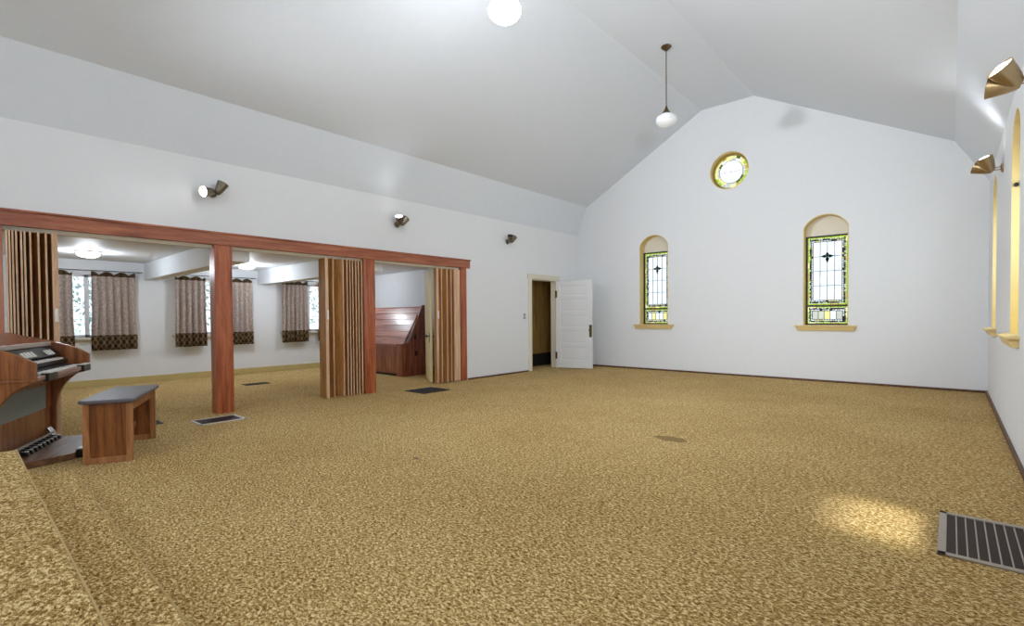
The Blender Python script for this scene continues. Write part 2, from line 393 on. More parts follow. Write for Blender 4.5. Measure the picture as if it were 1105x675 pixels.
# ------------------------------------------------------------------ header, posts, tracks
o = MB().box(XL-.17, XL+.03, .02, 6.62, 2.135, ZH).box(XL-.17, XL+.045, .02, 6.63, ZH-.02, ZH+.004).build('trim_3', M['red_wood_y'], bevel=.004); struct(o, 'long reddish brown wooden header over the three openings', 'header beam')
POSTS = [(.17, .345, 'reddish wooden jamb at the left frame edge'), (2.205, 2.41, 'freestanding reddish wooden post between the first two openings'), (4.32, 4.525, 'reddish wooden post beside the middle folded accordion door'), (6.39, 6.535, 'narrow reddish wooden jamb ending the openings toward the white door')]
for i, (a, b, lab) in enumerate(POSTS):
    o = MB().box(XL-.17, XL+.015, a, b, 0, 2.135).build('trim_%d' % (i+4), M['red_wood'], bevel=.004); struct(o, lab, 'post')
for i, (a, b, lab) in enumerate(((.345, 2.205, 'cream track under the header, opening nearest the organ'), (2.41, 4.32, 'cream track under the header over the middle opening'), (4.525, 6.39, 'cream track under the header over the opening with the cabinet'))):
    o = MB().box(XL-.13, XL-.04, a, b, 2.095, 2.135).build('trim_%d' % (i+8), M['casing']); struct(o, lab, 'track')

# ------------------------------------------------------------------ accordion doors
def accordion(ys, lead, lab, flat=None, sgn=1, back=-.105):
    # ys: room-side fold positions, lead: y of the leading post, sgn: +1 lead is at the low-y end
    t = empty('accordion_door', (XL-.08, ys[len(ys)//2], 0)); tag(t, lab, 'accordion door', 'folded accordion partitions')
    y0 = ys[len(ys)//2]
    seq = [lead]+ys if lead < ys[0] else ys+[lead]
    pts = []; pw = .135
    for i, y in enumerate(seq):
        pts.append((.105, y-y0))
        if i < len(seq)-1:
            d = seq[i+1]-y; dep = sqrt(max(pw*pw-(d/2)**2, .0016)); pts.append((.105-dep, (y+seq[i+1])/2-y0))
    mb = MB()
    mb.strip(pts, .012, .015, 2.095); mb.build('folded_panels', M['oak'], t)
    mb = MB()
    for y in ys: mb.box(.10, .118, y-y0-.007, y-y0+.007, .015, 2.09)
    mb.build('hinge_strips', M['oak_edge'], t)
    mb = MB().box(back, .105, lead-y0-.014, lead-y0+.014, .01, 2.095); lp = mb.build('leading_panel', M['oak'], t, bevel=.003)
    mb = MB().box(.105, .118, lead-y0-.024, lead-y0+.024, .01, 2.095).build('leading_edge', M['oak_edge'], t, bevel=.003)
    mb = MB().box(.118, .14, lead-y0-.016, lead-y0+.016, 1.18, 1.32).build('handle', M['whitepl'], t, bevel=.006); mb['label'] = 'small white pull handle'
    if flat:
        MB().box(.085, .10, flat[0]-y0, flat[1]-y0, .015, 2.09).build('end_panel', M['oak_edge'], t)
    return t
accordion([.372, .392, .415, .44, .475, .50, .54, .60, .655], .72, 'folded oak accordion door behind the organ, at the first jamb', sgn=-1)
accordion([3.79, 3.955, 4.02, 4.07, 4.115, 4.17, 4.215, 4.27], 3.69, 'folded oak accordion door against the middle post')
accordion([5.90, 6.03, 6.13, 6.20], 5.80, 'folded oak accordion door at the far jamb, cream door beside it', flat=(6.22, 6.36), back=.03)

# ------------------------------------------------------------------ annex windows, curtains, rods
def annex_window(i, y0, y1, lab):
    r = empty('window_%d' % (i+1), (AXW, (y0+y1)/2, AZ0)); struct(r, lab, 'window')
    h = (y1-y0)/2; H = AZ1-AZ0
    fr = MB()
    fr.box(-.11, -.06, -h, h, 0, .045).box(-.11, -.06, -h, h, H-.045, H).box(-.11, -.06, -h, -h+.045, 0, H).box(-.11, -.06, h-.045, h, 0, H)
    fr.box(-.11, -.06, -.03, .03, 0, H)
    fr.build('window_frame', M['white'], r)
    MB().box(-.088, -.082, -h+.04, h-.04, .04, H-.04).build('pane', M['pane'], r)
    MB().box(-.06, .075, -h-.07, h+.07, -.04, 0).box(0, .02, -h-.04, h+.04, -.11, -.04).build('window_sill', M['casing'], r, bevel=.004)
    return r
WL = ['side room window nearest the organ, bluish foliage outside', 'side room window behind the freestanding post', 'side room window by the middle accordion door']
for i, (a, b) in enumerate(AWIN): annex_window(i, a, b, WL[i])
def curtain(y0, y1, lab, ph=0., folds=None):
    w = y1-y0; n = 72; k = folds or max(3, round(w/.11)); zt = 1.42
    bm = bmesh.new(); rows = []
    levels = [0, .1, .26, .28, .6, 1.0, 1.3, 1.35, zt]
    for li, z in enumerate(levels):
        row = []
        for j in range(n+1):
            u = j/n; amp = .034 if z < 1.3 else .022
            x = amp*(2*abs(sin(pi*k*u+ph))**.8-1)+.006*sin(2*pi*k*.5*u+1+ph)
            zz = z
            if li == len(levels)-1: zz = zt-.06+.055*abs(cos(pi*k*.5*u+ph))
            row.append(bm.verts.new((x, (u-.5)*w*(1.02 if z < .3 else .97), zz)))
        rows.append(row)
    for a, b in zip(rows, rows[1:]):
        for j in range(n): bm.faces.new([a[j], a[j+1], b[j+1], b[j]])
    me = bpy.data.meshes.new('curtain'); bm.to_mesh(me); bm.free(); me.materials.append(M['curtain'])
    o = bpy.data.objects.new('curtain', me); COL.objects.link(o); o.location = (AXW+.125, (y0+y1)/2, .655)
    for p in me.polygons: p.use_smooth = True
    so = o.modifiers.new('solid', 'SOLIDIFY'); so.thickness = .003
    tag(o, lab, 'curtain', 'brown patterned curtains'); return o
curtain(.86, 1.42, 'narrow visible brown patterned curtain beside the first accordion door', .5)
curtain(1.66, 2.32, 'wide brown patterned curtain with scalloped top, right half of the first window', 0)
curtain(2.93, 3.48, 'brown patterned curtain left of the freestanding post', .8)
curtain(3.95, 4.38, 'brown patterned curtain seen just right of the freestanding post', 1.4)
curtain(5.03, 5.64, 'brown patterned curtain on the left side of the third window', .3)
curtain(5.88, 6.44, 'brown patterned curtain partly hidden by the middle accordion door', 2.)
for y0, y1, lab in ((.75, 2.42, 'thin dark curtain rod over the window nearest the organ'), (2.85, 4.47, 'thin dark curtain rod over the window behind the post'), (4.95, 6.55, 'thin dark curtain rod over the third side room window')):
    r = empty('curtain_rod', (AXW, (y0+y1)/2, 2.085)); tag(r, lab, 'curtain rod', 'dark curtain rods')
    h = (y1-y0)/2
    MB().tube((.125, -h, 0), (.125, h, 0), .007).build('rod', M['lead'], r, smooth=True)
    for s in (-1, 1):
        MB().box(0, .13, s*(h-.05)-.006, s*(h-.05)+.006, -.008, .008).build('bracket', M['lead'], r)
# annex ceiling lights
def annex_light(x, y, lab):
    t = empty('ceiling_light', (x, y, AZ)); tag(t, lab, 'ceiling light', 'side room ceiling lights')
    MB().lathe([(0, 0), (.15, 0), (.16, -.012), (.15, -.02), (0, -.02)], 32).build('base_plate', M['whitepl'], t, smooth=True)
    MB().lathe([(.135, -.03), (.15, -.045), (.13, -.07), (.08, -.09), (0, -.097)], 32).build('glass_bowl', M['annexlit'], t, smooth='full')
    MB().lathe([(.150, -.030), (.166, -.030), (.166, -.042), (.150, -.042), (.150, -.030)], 32).build('trim_ring', M['bronze'], t, smooth=True)
    MB().lathe([(0, -.095), (.012, -.097), (.012, -.11), (0, -.115)], 12).build('finial', M['bronze'], t, smooth=True)
    lamp('ceiling_bulb', 'POINT', (x, y, AZ-.16), 17, (.82, .91, 1), shadow_soft_size=.1)
annex_light(-10.17, 1.45, 'round lit ceiling light in the side room bay nearest the organ')
annex_light(-10.45, 3.90, 'round lit ceiling light seen right of the freestanding post')
annex_light(-10.3, 5.9, 'round ceiling light added to brighten the last side room bay, hidden behind the middle accordion door')  # unseen third light added to brighten the end bay

# ------------------------------------------------------------------ tree outside the annex windows
def tree(x, y, lab):
    t = empty('tree', (x, y, -.4)); tag(t, lab, 'tree', 'trees outside')
    MB().lathe([(0, 0), (.13, 0), (.09, 1.4), (.05, 2.6), (0, 2.7)], 10).build('trunk', M['bark'], t, smooth=True)
    mb = MB(); rnd = random.Random(x*y)
    for k in range(1400):
        u = rnd.uniform(-1, 1); a = rnd.uniform(0, 2*pi); r = rnd.random()**.4*1.15
        c = Vector((r*sqrt(1-u*u)*cos(a), r*sqrt(1-u*u)*sin(a), 2.2+r*u*1.5)); s = rnd.uniform(.04, .09)
        d1 = Vector((rnd.uniform(-1, 1), rnd.uniform(-1, 1), rnd.uniform(-1, 1))).normalized()*s
        d2 = d1.cross(Vector((rnd.uniform(-1, 1), rnd.uniform(-1, 1), 1))).normalized()*s*.5
        vs = [mb.bm.verts.new(c+q) for q in (-d1, d2, d1, -d2)]; mb._f(vs)
    mb.build('foliage', M['leaf'], t)
tree(-15.2, 2.3, 'pale leafy tree outside the side room window nearest the organ')
tree(-15.8, 5.2, 'pale leafy tree outside the side room, farther along')
tree(-16.0, 7.4, 'pale leafy tree outside the third side room window')

# ------------------------------------------------------------------ stained glass windows
def mosaic_rect(mb, x0, x1, z0, z1, y, mi):
    mb.mi = mi; g = .0015
    vs = [mb.bm.verts.new(p) for p in ((x0+g, y, z0+g), (x1-g, y, z0+g), (x1-g, y, z1-g), (x0+g, y, z1-g))]; mb._f(vs)
def stained_sash(r, x0, x1, z0, z1, cols, rows, motif, rnd, part, b1=.062, b2=.026):
    """a leaded panel: outer mottled border, narrow jewelled band, clear centre"""
    gl = MB(); ld = MB(); y = 0
    def seg(a, b, n): return [a+(b-a)*i/n for i in range(n+1)]
    def bar(ax, az, bx, bz, w=.0035): 
        d = Vector((bx-ax, 0, bz-az)); L = d.length; mt = Matrix.Translation((ax, 0, az)) @ d.to_track_quat('X', 'Z').to_matrix().to_4x4()
        ld.box(0, L, -.006, .006, -w, w, mt)
    X = [x0, x0+b1, x0+b1+b2, x1-b1-b2, x1-b1, x1]; Zs = [z0, z0+b1, z0+b1+b2, z1-b1-b2, z1-b1, z1]
    outer_c = [1, 1, 2, 1, 3, 7, 2, 1]
    def band(ax, bx, az, bz, pal, step):
        if (bx-ax) > (bz-az):
            q = seg(ax, bx, max(1, round((bx-ax)/step)))
            for a, b in zip(q, q[1:]): mosaic_rect(gl, a, b, az, bz, y, rnd.choice(pal)); bar(b, az, b, bz, .003)
        else:
            q = seg(az, bz, max(1, round((bz-az)/step)))
            for a, b in zip(q, q[1:]): mosaic_rect(gl, ax, bx, a, b, y, rnd.choice(pal)); bar(ax, b, bx, b, .003)
    # outer border, split in two so that it reads mottled
    h = b1*.5
    for (pal, o0, o1, st) in (([1, 1, 1, 3, 1, 7], 0, h, .11), ([2, 4, 5, 2, 1, 4, 5], h, b1, .035)):
        band(x0+o0, x0+o1, z0+o0, z1-o0, pal, st); band(x1-o1, x1-o0, z0+o0, z1-o0, pal, st)
        band(x0+o1, x1-o1, z0+o0, z0+o1, pal, st); band(x0+o1, x1-o1, z1-o1, z1-o0, pal, st)
    pal = [5, 4, 0, 5, 7, 0]
    band(X[1], X[2], Zs[1], Zs[4], pal, .04); band(X[3], X[4], Zs[1], Zs[4], pal, .04)
    band(X[2], X[3], Zs[1], Zs[2], pal, .04); band(X[2], X[3], Zs[3], Zs[4], pal, .04)
    for (a, b) in ((X[0], X[5]), (X[1], X[4]), (X[2], X[3])):
        k = {X[0]: (Zs[0], Zs[5]), X[1]: (Zs[1], Zs[4]), X[2]: (Zs[2], Zs[3])}[a]
        for zz in k: bar(a, zz, b, zz, .005)
        for xx in (a, b): bar(xx, k[0], xx, k[1], .005)
    cx = seg(X[2], X[3], cols); cz = seg(Zs[2], Zs[3], rows)
    for i in range(cols):
        for j in range(rows):
            mosaic_rect(gl, cx[i], cx[i+1], cz[j], cz[j+1], y, 0 if motif else rnd.choice([7, 5, 0]))
    for q in cx[1:-1]: bar(q, Zs[2], q, Zs[3], .0035)
    for q in cz[1:-1]: bar(X[2], q, X[3], q, .0035)
    g = gl.build('stained_glass', G, r); g.location.y = .0
    ld.build('lead_cames', M['lead'], r)
    if motif:
        mx, mz = (X[2]+X[3])/2, cz[-2]
        mm = MB()
        for dx, dz, L in ((1, 0, .11), (-1, 0, .11), (0, 1, .08), (0, -1, .13)):
            px, pz = -dz, dx
            poly = [(mx, mz), (mx+dx*L*.35+px*.03, mz+dz*L*.35+pz*.03), (mx+dx*L, mz+dz*L), (mx+dx*L*.35-px*.03, mz+dz*L*.35-pz*.03)]
            mm.prism(poly, -.012, -.007, 'Y')
        ps = mm.build('green_cross_motif', G[6], r)
        ring = MB(); ring.lathe([(.022, -.004), (.03, -.004), (.03, .004), (.022, .004), (.022, -.004)], 20, Matrix.Translation((mx, -.012, mz)) @ Matrix.Rotation(pi/2, 4, 'X'))
        ring.build('motif_ring', M['lead'], r)
def church_window(name, loc, rz, w, lab, seed):
    """origin at the inner sill level centre of the opening, +y points outward"""
    rnd = random.Random(seed)
    r = empty(name, loc, rz); struct(r, lab, 'window')
    D = .20; h = w/2; zt = ZAT-ZS0; zs = ZSP-ZS0; zg = zs-.13
    # lining of the recess
    n = 16; poly_o = arch_poly(-h, h, 0, zs, zt, n); t = .012
    poly_i = arch_poly(-h+t, h-t, t, zs-.003, zt-t, n)
    mb = MB(); vo = [[mb.bm.verts.new((p[0], yy, p[1])) for p in poly_o] for yy in (.001, D+.04)]; vi = [[mb.bm.verts.new((p[0], yy, p[1])) for p in poly_i] for yy in (.001, D+.04)]
    N = len(poly_o)
    for i in range(N):
        j = (i+1) % N
        mb._f([vi[0][i], vi[0][j], vi[1][j], vi[1][i]]); mb._f([vo[0][i], vo[0][j], vi[0][j], vi[0][i]]); mb._f([vo[1][i], vo[1][j], vi[1][j], vi[1][i]]); mb._f([vo[0][i], vo[0][j], vo[1][j], vo[1][i]])
    mb.build('jamb', M['cream'], r)
    # tympanum board above the glass
    tp = [(x, z) for x, z in arch_poly(-h+t, h-t, zg, zs-.003, zt-t, n)]
    MB().prism(tp, D, D+.03, 'Y').build('tympanum', M['casing'], r)
    # frame
    f = MB(); x0, x1 = -h+t, h-t; fw = .022
    f.box(x0, x0+fw, D-.02, D+.03, t, zg).box(x1-fw, x1, D-.02, D+.03, t, zg).box(x0, x1, D-.02, D+.03, t, t+fw).box(x0, x1, D-.02, D+.03, zg-fw, zg)
    zb = .36
    f.box(x0, x1, D-.025, D+.03, zb-.012, zb+.012)
    f.build('sash_frame', M['lead'], r)
    for part, (a, b, c_, r_, mo) in enumerate(((t+fw, zb-.012, 5, 1, False), (zb+.012, zg-fw, 4, 4, True))):
        q = empty('sash', (0, D, 0)); q.parent = r
        stained_sash(q, x0+fw, x1-fw, a, b, c_, r_, mo, rnd, part, b1=.062 if mo else .05, b2=.026 if mo else .03)
    s = MB().prism([(-.09, -.015), (.0, -.015), (.0, .012), (-.09, .0)], -h-.13, h+.13, 'X')
    s.prism([(-.045, -.085), (0, -.085), (0, -.015), (-.07, -.015)], -h-.09, h+.09, 'X')
    s.box(-h+t, h-t, 0, D, .0, .014)
    s.build('window_sill', M['cream'], r, bevel=.003)
    return r
church_window('window_4', ((-5.277-4.60)/2, YB, ZS0), 0, .677, 'left arched stained glass window in cream recess beside the open door', 3)
church_window('window_5', ((-2.03-1.335)/2, YB, ZS0), 0, .695, 'right arched stained glass window in cream recess on the gable wall', 5)
for i, (a, b) in enumerate(RW_WIN[:3]):
    church_window('window_%d' % (6+i), (XR, (a+b)/2, ZS0), -pi/2, b-a, ['tall window recess on the right wall behind the nearer wall light', 'tall window recess on the right wall nearest the far corner', 'tall window recess on the right wall beside the big floor grille'][i], 11+i)
# hardware on the right window
t = empty('window_latch', (XR+.03, 6.636, 2.40)); tag(t, 'small black and chrome latch on the nearer right wall window recess', 'latch')
MB().tube((0, 0, 0), (0, -.03, 0), .018, 14).build('knob', M['black'], t, smooth=True)
MB().lathe([(.024, -.005), (.032, -.005), (.032, .005), (.024, .005), (.024, -.005)], 18, Matrix.Translation((.05, -.012, .01)) @ Matrix.Rotation(pi/2, 4, 'X')).tube((0, -.01, 0), (.03, -.012, .005), .006).build('ring', M['chrome'], t, smooth=True)
# round window
r = empty('window_9', (RC[0], YB, RC[1])); struct(r, 'round yellow and green stained glass window high on the gable wall', 'window')
RD = .14; rad = RC[2]; n = 40
RX = Matrix.Rotation(-pi/2, 4, 'X')   # local z -> +y
MB().lathe([(rad, .001), (rad-.012, .001), (rad-.012, RD+.02), (rad, RD+.02), (rad, .001)], 48, RX).build('jamb', M['cream'], r, smooth=True)
MB().lathe([(rad-.012, RD-.015), (rad-.05, RD-.015), (rad-.05, RD+.03), (rad-.012, RD+.03), (rad-.012, RD-.015)], 48, RX).build('ring_frame', plain('olive_gold_paint', srgb(150, 132, 60), .5), r, smooth=True)
gl = MB(); rnd = random.Random(4); ro = rad-.05; r1 = .27; ri = .225
def ann(ra, rb, k0, k1, N, mi):
    gl.mi = mi
    a0, a1 = 2*pi*k0/N, 2*pi*k1/N; st = 3; pts = [(rb*cos(a0+(a1-a0)*q/st), rb*sin(a0+(a1-a0)*q/st)) for q in range(st+1)]+[(ra*cos(a1-(a1-a0)*q/st), ra*sin(a1-(a1-a0)*q/st)) for q in range(st+1)]
    gl._f([gl.bm.verts.new((x, RD, z)) for x, z in pts])
for k in range(20): ann(r1, ro, k, k+.95, 20, rnd.choice([7, 3, 1, 7, 1, 2, 5]))
for k in range(16): ann(ri, r1, k, k+.96, 16, rnd.choice([8, 7, 5, 7, 5, 2]))
gl.mi = 8; gl._f([gl.bm.verts.new((x, RD, z)) for x, z in circ(0, 0, ri-.003, 36)])
gl.build('stained_glass', G, r)
ld = MB(); ld.lathe([(ri-.004, RD-.006), (ri+.004, RD-.006), (ri+.004, RD+.006), (ri-.004, RD+.006), (ri-.004, RD-.006)], 40, RX)
ld.box(-.003, .003, RD-.004, RD+.004, -ri, ri).box(-ri, ri, RD-.004, RD+.004, -.003, .003)
ld.build('lead_cames', plain('thin_grey_lead', srgb(120, 118, 124), .5), r)

# ------------------------------------------------------------------ white panelled door
t = empty('door_1', (XL+.03, 9.37, 0)); struct(t, 'open white five panel door in the far left corner', 'door')
ex, ey = -6.03, 9.56; ang = atan2(ey-9.37, ex-(XL+.03)); t.rotation_euler = (0, 0, ang)
LW = .90; LH = 2.02
mb = MB().box(.01, LW, -.004, .004, .03, LH)
for x0, x1 in ((.01, .115), (LW-.115, LW)): mb.box(x0, x1, -.021, .021, .02, LH)
rails = [(.02, .20), (.50, .585), (.87, .955), (1.235, 1.32), (1.6, 1.685), (1.91, LH)]
for a, b in rails: mb.box(.115, LW-.115, -.021, .021, a, b)
leaf = mb.build('door_leaf', M['white'], t, bevel=.004)
mb = MB()
for (a, b), (c, d) in zip(rails, rails[1:]):
    mb.box(.143, LW-.143, -.012, .012, b+.028, c-.028)
    for s_ in (-1, 1): mb.box(.175, LW-.165, min(s_*.012, s_*.016), max(s_*.012, s_*.016), b+.05, c-.05)
mb.build('panel_field', M['white'], t, bevel=.003)
MB().box(LW-.07, LW-.008, -.026, .026, .73, 1.01).build('push_plate', M['bronze'], t, bevel=.002)
MB().lathe([(0, 0), (.012, 0), (.012, .02), (.026, .03), (.026, .05), (0, .06)], 16, Matrix.Translation((LW-.04, -.026, .90)) @ Matrix.Rotation(pi/2, 4, 'X')).build('door_knob', M['bronze'], t, smooth=True)
for z in (.3, 1.72):
    MB().tube((0, -.01, z-.09), (0, -.01, z+.09), .012).box(0, .04, -.025, -.018, z-.08, z+.08).build('hinge', M['bronze'], t)
mb = MB()
mb.box(XL-.153, XL+.022, DY0-.10, DY0+.004, 0, DZ).box(XL-.153, XL+.022, DY1-.004, DY1+.10, 0, DZ).box(XL-.0, XL+.03, DY0-.13, DY1+.13, DZ, DZ+.085).box(XL, XL+.04, DY0-.14, DY1+.14, DZ+.085, DZ+.105)
mb.box(XL-.15, XL, DY0, DY1, DZ-.02, DZ)
o = mb.build('trim_11', M['casing'], bevel=.003); struct(o, 'off-white casing around the open door', 'door casing')
t = empty('light_switch', (XL, 8.265, 1.21)); tag(t, 'small grey light switch left of the white door', 'light switch')
MB().box(0, .008, -.035, .035, -.06, .06).build('plate', plain('grey_switch_plate', srgb(150, 152, 156), .4), t, bevel=.003)
MB().box(.008, .016, -.008, .008, -.015, .015).build('toggle', M['whitepl'], t)

# cream door seen edge-on in the third bay
t = empty('door_2', (-7.13, 5.82, 0), atan2(.436, -.671)); struct(t, 'cream door seen edge-on beside the far accordion door', 'door')
MB().box(0, .80, -.022, .022, .012, 2.06).build('door_leaf', M['cream_light'], t, bevel=.004)
for s in (-1, 1):
    MB().box(.03, .075, min(s*.022, s*.03), max(s*.022, s*.03), .74, .92).build('lock_plate', M['black'], t)
    MB().lathe([(0, 0), (.01, 0), (.01, .03), (.027, .04), (.027, .06), (0, .068)], 16, Matrix.Translation((.052, s*.03, .86)) @ Matrix.Rotation(-s*pi/2, 4, 'X')).build('door_knob', M['black'], t, smooth=True)

# ------------------------------------------------------------------ cherry cabinet with sloped slatted back
CX0, CX1 = -10.25, -8.32
t = empty('sloped_cabinet', (CX1, 6.03, 0)); tag(t, 'dark cherry wooden cabinet with sloping board top in the side room', 'cabinet')
W_ = CX1-CX0
prof = [(0, 0), (0, .67), (.12, .675), (.19, .70), (.24, .75), (.29, .86), (.36, 1.06), (.44, 1.25), (.535, 1.46), (.60, 1.46), (.60, 0)]
for nm, x0 in (('end_panel', -.04), ('end_panel', -W_)):
    MB().prism(prof, x0, x0+.04, 'X').build(nm, M['cherry'], t, bevel=.004)
# corner stile on the front
MB().box(-.17, -.04, -.01, .02, 0, .67).build('front_stile', M['cherry'], t, bevel=.003)
mb = MB().box(-W_+.04, -.04, .02, .56, .05, .655); mb.build('body', M['cherry'], t)
mb = MB().box(-W_+.04, -.17, -.012, .08, .63, .665); mb.build('counter_edge', M['cherry_x'], t, bevel=.004)
# sloped boards
n = 6; a = Vector((0, .06, .665)); b = Vector((0, .53, 1.42))
mb = MB()
for k in range(n):
    p = a.lerp(b, k/n); q = a.lerp(b, (k+.97)/n); 
    mb.prism([(p.y, p.z), (q.y, q.z), (q.y+.03, q.z-.02), (p.y+.03, p.z-.02)], -W_+.04, -.04, 'X')
mb.build('sloped_boards', M['cherry_x'], t, bevel=.003)
MB().box(-W_+.04, -.04, .52, .58, 1.385, 1.435).build('top_rail', M['cherry_x'], t, bevel=.004)
nd = 4; dw = (W_-.21)/nd
for k in range(nd):
    x1 = -.17-k*dw; x0 = x1-dw
    d = MB().box(x0+.006, x1-.006, 0, .02, .08, .62).build('door', M['cherry'], t, bevel=.003)
    MB().box(x0+.07, x1-.07, -.004, 0, .14, .56).build('door_panel', M['cherry'], d, bevel=.003)
    kx = x0+.05 if k % 2 == 0 else x1-.05
    MB().lathe([(0, 0), (.008, 0), (.014, .018), (0, .024)], 12, Matrix.Translation((kx, 0, .5)) @ Matrix.Rotation(pi/2, 4, 'X')).build('knob', M['bronze'], d, smooth=True)
for yy, zz in ((.34, .80), (.36, .46)):
    MB().box(0, .006, yy-.03, yy+.03, zz-.05, zz+.05).build('outlet_plate', M['brownsteel'], t, bevel=.002)
MB().box(-W_+.04, -.17, .03, .05, 0, .05).build('plinth', M['dark'], t)

# ------------------------------------------------------------------ floor grilles
def grille(x0, x1, y0, y1, lab, frame, inner, slat, along='Y', n=12, fw=.025, z=.006):
    t = empty('floor_vent', ((x0+x1)/2, (y0+y1)/2, 0)); tag(t, lab, 'floor vent', 'metal floor vents')
    a, b = (x1-x0)/2, (y1-y0)/2
    MB().box(-a, a, -b, -b+fw, 0, z+.004).box(-a, a, b-fw, b, 0, z+.004).box(-a, -a+fw, -b, b, 0, z+.004).box(a-fw, a, -b, b, 0, z+.004).build('frame', frame, t, bevel=.002)
    MB().box(-a+fw, a-fw, -b+fw, b-fw, 0, .002).build('recess', inner, t)
    mb = MB()
    for k in range(1, n):
        if along == 'Y':
            x = -a+fw+(2*a-2*fw)*k/n; mb.box(x-.003, x+.003, -b+fw, b-fw, .001, z+.002)
        else:
            y = -b+fw+(2*b-2*fw)*k/n; mb.box(-a+fw, a-fw, y-.003, y+.003, .001, z+.002)
    mb.build('slats', slat, t)
grille(-.045, .385, 3.24, 3.945, 'large dark floor vent with pale metal ribs at the right frame edge', M['steel'], M['rust'], M['steel'], 'Y', 9, .035)
grille(-6.70, -6.33, 1.84, 2.33, 'floor vent with pale worn frame in front of the freestanding post', M['pale_steel'], M['navygrille'], M['brownsteel'], 'X', 34, .028)
grille(-6.69, -6.20, 4.90, 5.45, 'dark brown floor vent in front of the cabinet opening', M['brownsteel'], M['brownsteel'], M['navygrille'], 'X', 34, .02)
grille(-9.70, -9.48, 3.50, 3.92, 'small dark floor vent inside the side room', M['brownsteel'], M['dark'], M['brownsteel'], 'X', 24, .012)
grille(-7.08, -6.80, 1.15, 1.60, 'dark floor vent mostly hidden behind the organ bench', M['navygrille'], M['dark'], M['navygrille'], 'X', 24, .015)
def stain(x, y, rx, ry, lab, c):
    rnd = random.Random(x); pts = [(rx*cos(2*pi*k/26)*rnd.uniform(.8, 1.1), ry*sin(2*pi*k/26)*rnd.uniform(.8, 1.1)) for k in range(26)]
    o = MB().prism(pts, 0, .0012).build('carpet_stain', c, loc=(x, y, 0)); tag(o, lab, 'stain')
mt, nt, b = newmat('worn_brown_stain')
v = coords(nt, (1, 1.5, 1)); nt.links.new(ramp(nt, noise(nt, v, 70, 4, .6), [(.35, srgb(104, 80, 40)), (.6, srgb(156, 128, 76))]), b.inputs['Base Color']); b.inputs['Roughness'].default_value = 1; M['stain'] = mt
stain(-2.04, 4.63, .17, .10, 'darker worn patch in the middle of the carpet', M['stain'])
stain(-3.417, 2.61, .03, .02, 'tiny dark spot on the carpet left of centre', M['darkbase'])

# ------------------------------------------------------------------ pendants
def pendant(x, y, lab, on):
    t = empty('pendant_lamp', (x, y, ZT)); tag(t, lab, 'pendant lamp', 'opal globe pendants')
    MB().lathe([(0, 0), (.075, 0), (.08, -.012), (.06, -.035), (.03, -.06), (.012, -.075), (0, -.08)], 24).build('canopy', M['bronze'], t, smooth=True)
    mb = MB(); z = -.075; k = 0
    while z > -.93:
        mtx = Matrix.Translation((0, 0, z-.016)) @ Matrix.Rotation(pi/2*(k % 2), 4, 'Z') @ Matrix.Rotation(pi/2, 4, 'X') @ Matrix.Diagonal((.6, 1.15, 1, 1))
        prof = [(.016+.0035*cos(q*pi/3), .0035*sin(q*pi/3)) for q in range(7)]
        mb.lathe(prof, 10, mtx); z -= .026; k += 1
    mb.tube((0, 0, -.07), (0, 0, -.95), .003, 6)
    mb.build('chain', M['bronze'], t, smooth=True)
    MB().lathe([(0, -.93), (.012, -.93), (.02, -.96), (.04, -1.0), (.062, -1.03), (.082, -1.052), (.08, -1.06), (0, -1.06)], 24).build('fitter', M['bronze'], t, smooth=True)
    g = [(.074, -1.056), (.10, -1.064), (.135, -1.085), (.156, -1.115), (.162, -1.145), (.155, -1.18), (.132, -1.212), (.095, -1.238), (.05, -1.253), (0, -1.257)]
    MB().lathe(g, 36).build('glass_globe', M['opal'] if on else M['opal_off'], t, smooth='full')
    if not on:
        pass
pendant(-3.373, 7.508, 'brass chain pendant with white glass globe near the gable wall', False)
pendant(-3.375, 3.74, 'bright lit globe pendant cropped at the top edge', True)

# ------------------------------------------------------------------ twin cone wall lights
def wall_light(x, y, z, nrm, d1, d2, lab, lit=(False, False), L=.17, rr_=.076, power=0, half=55, soft=.06):
    metal = M['brass'] if nrm < 0 else M['brass_dark']
    t = empty('wall_light', (x, y, z)); tag(t, lab, 'wall light', 'twin cone wall lights')
    n = Vector((nrm, 0, 0))
    MB().lathe([(0, 0), (.052, 0), (.05, .012), (.035, .024), (0, .026)], 24, n.to_track_quat('Z', 'Y').to_matrix().to_4x4()).build('wall_plate', metal, t, smooth=True)
    piv = n*.105
    mb = MB()
    for s in (-.014, .014): mb.tube(n*.02+Vector((0, 0, s)), piv+Vector((0, 0, s)), .005, 8)
    mb.build('arm', metal, t, smooth=True)
    for i, d in enumerate((d1, d2)):
        d = Vector(d).normalized(); off = Vector((0, (-.03 if i == 0 else .03), 0))
        q = d.to_track_quat('Z', 'Y').to_matrix().to_4x4(); q.translation = piv+off-d*.03
        prof = [(0, 0), (.024, .004), (.038, .02), (.052, .06), (.064, .11), (.073, .16), (.076, .17), (.072, .17), (.066, .155), (.045, .06), (0, .03)]
        prof = [(a_*rr_/.076, b_*L/.17) for a_, b_ in prof]
        sh = MB().lathe(prof, 28, q).build('cone_shade', metal, t, smooth=True)
        q2 = q @ Matrix.Translation((0, 0, L-.012))
        MB().lathe([(0, .02), (.03, .017), (.055, .006), (rr_-.007, 0), (.05, -.01), (0, -.012)], 24, q2).build('bulb', M['bulb'] if lit[i] else M['dark'], sh, smooth=True)
        if lit[i] and power:
            lamp('uplight_or_fill', 'SPOT', Vector((x, y, z))+piv+off+d*(L+(.30 if soft > .1 else 0)), power, ((.89, .94, 1) if soft > .1 else (.90, .95, 1)), spot_size=radians(2*half), spot_blend=.9, shadow_soft_size=soft, aim=tuple(d))  # the large soft spots belong to the two added fill lights
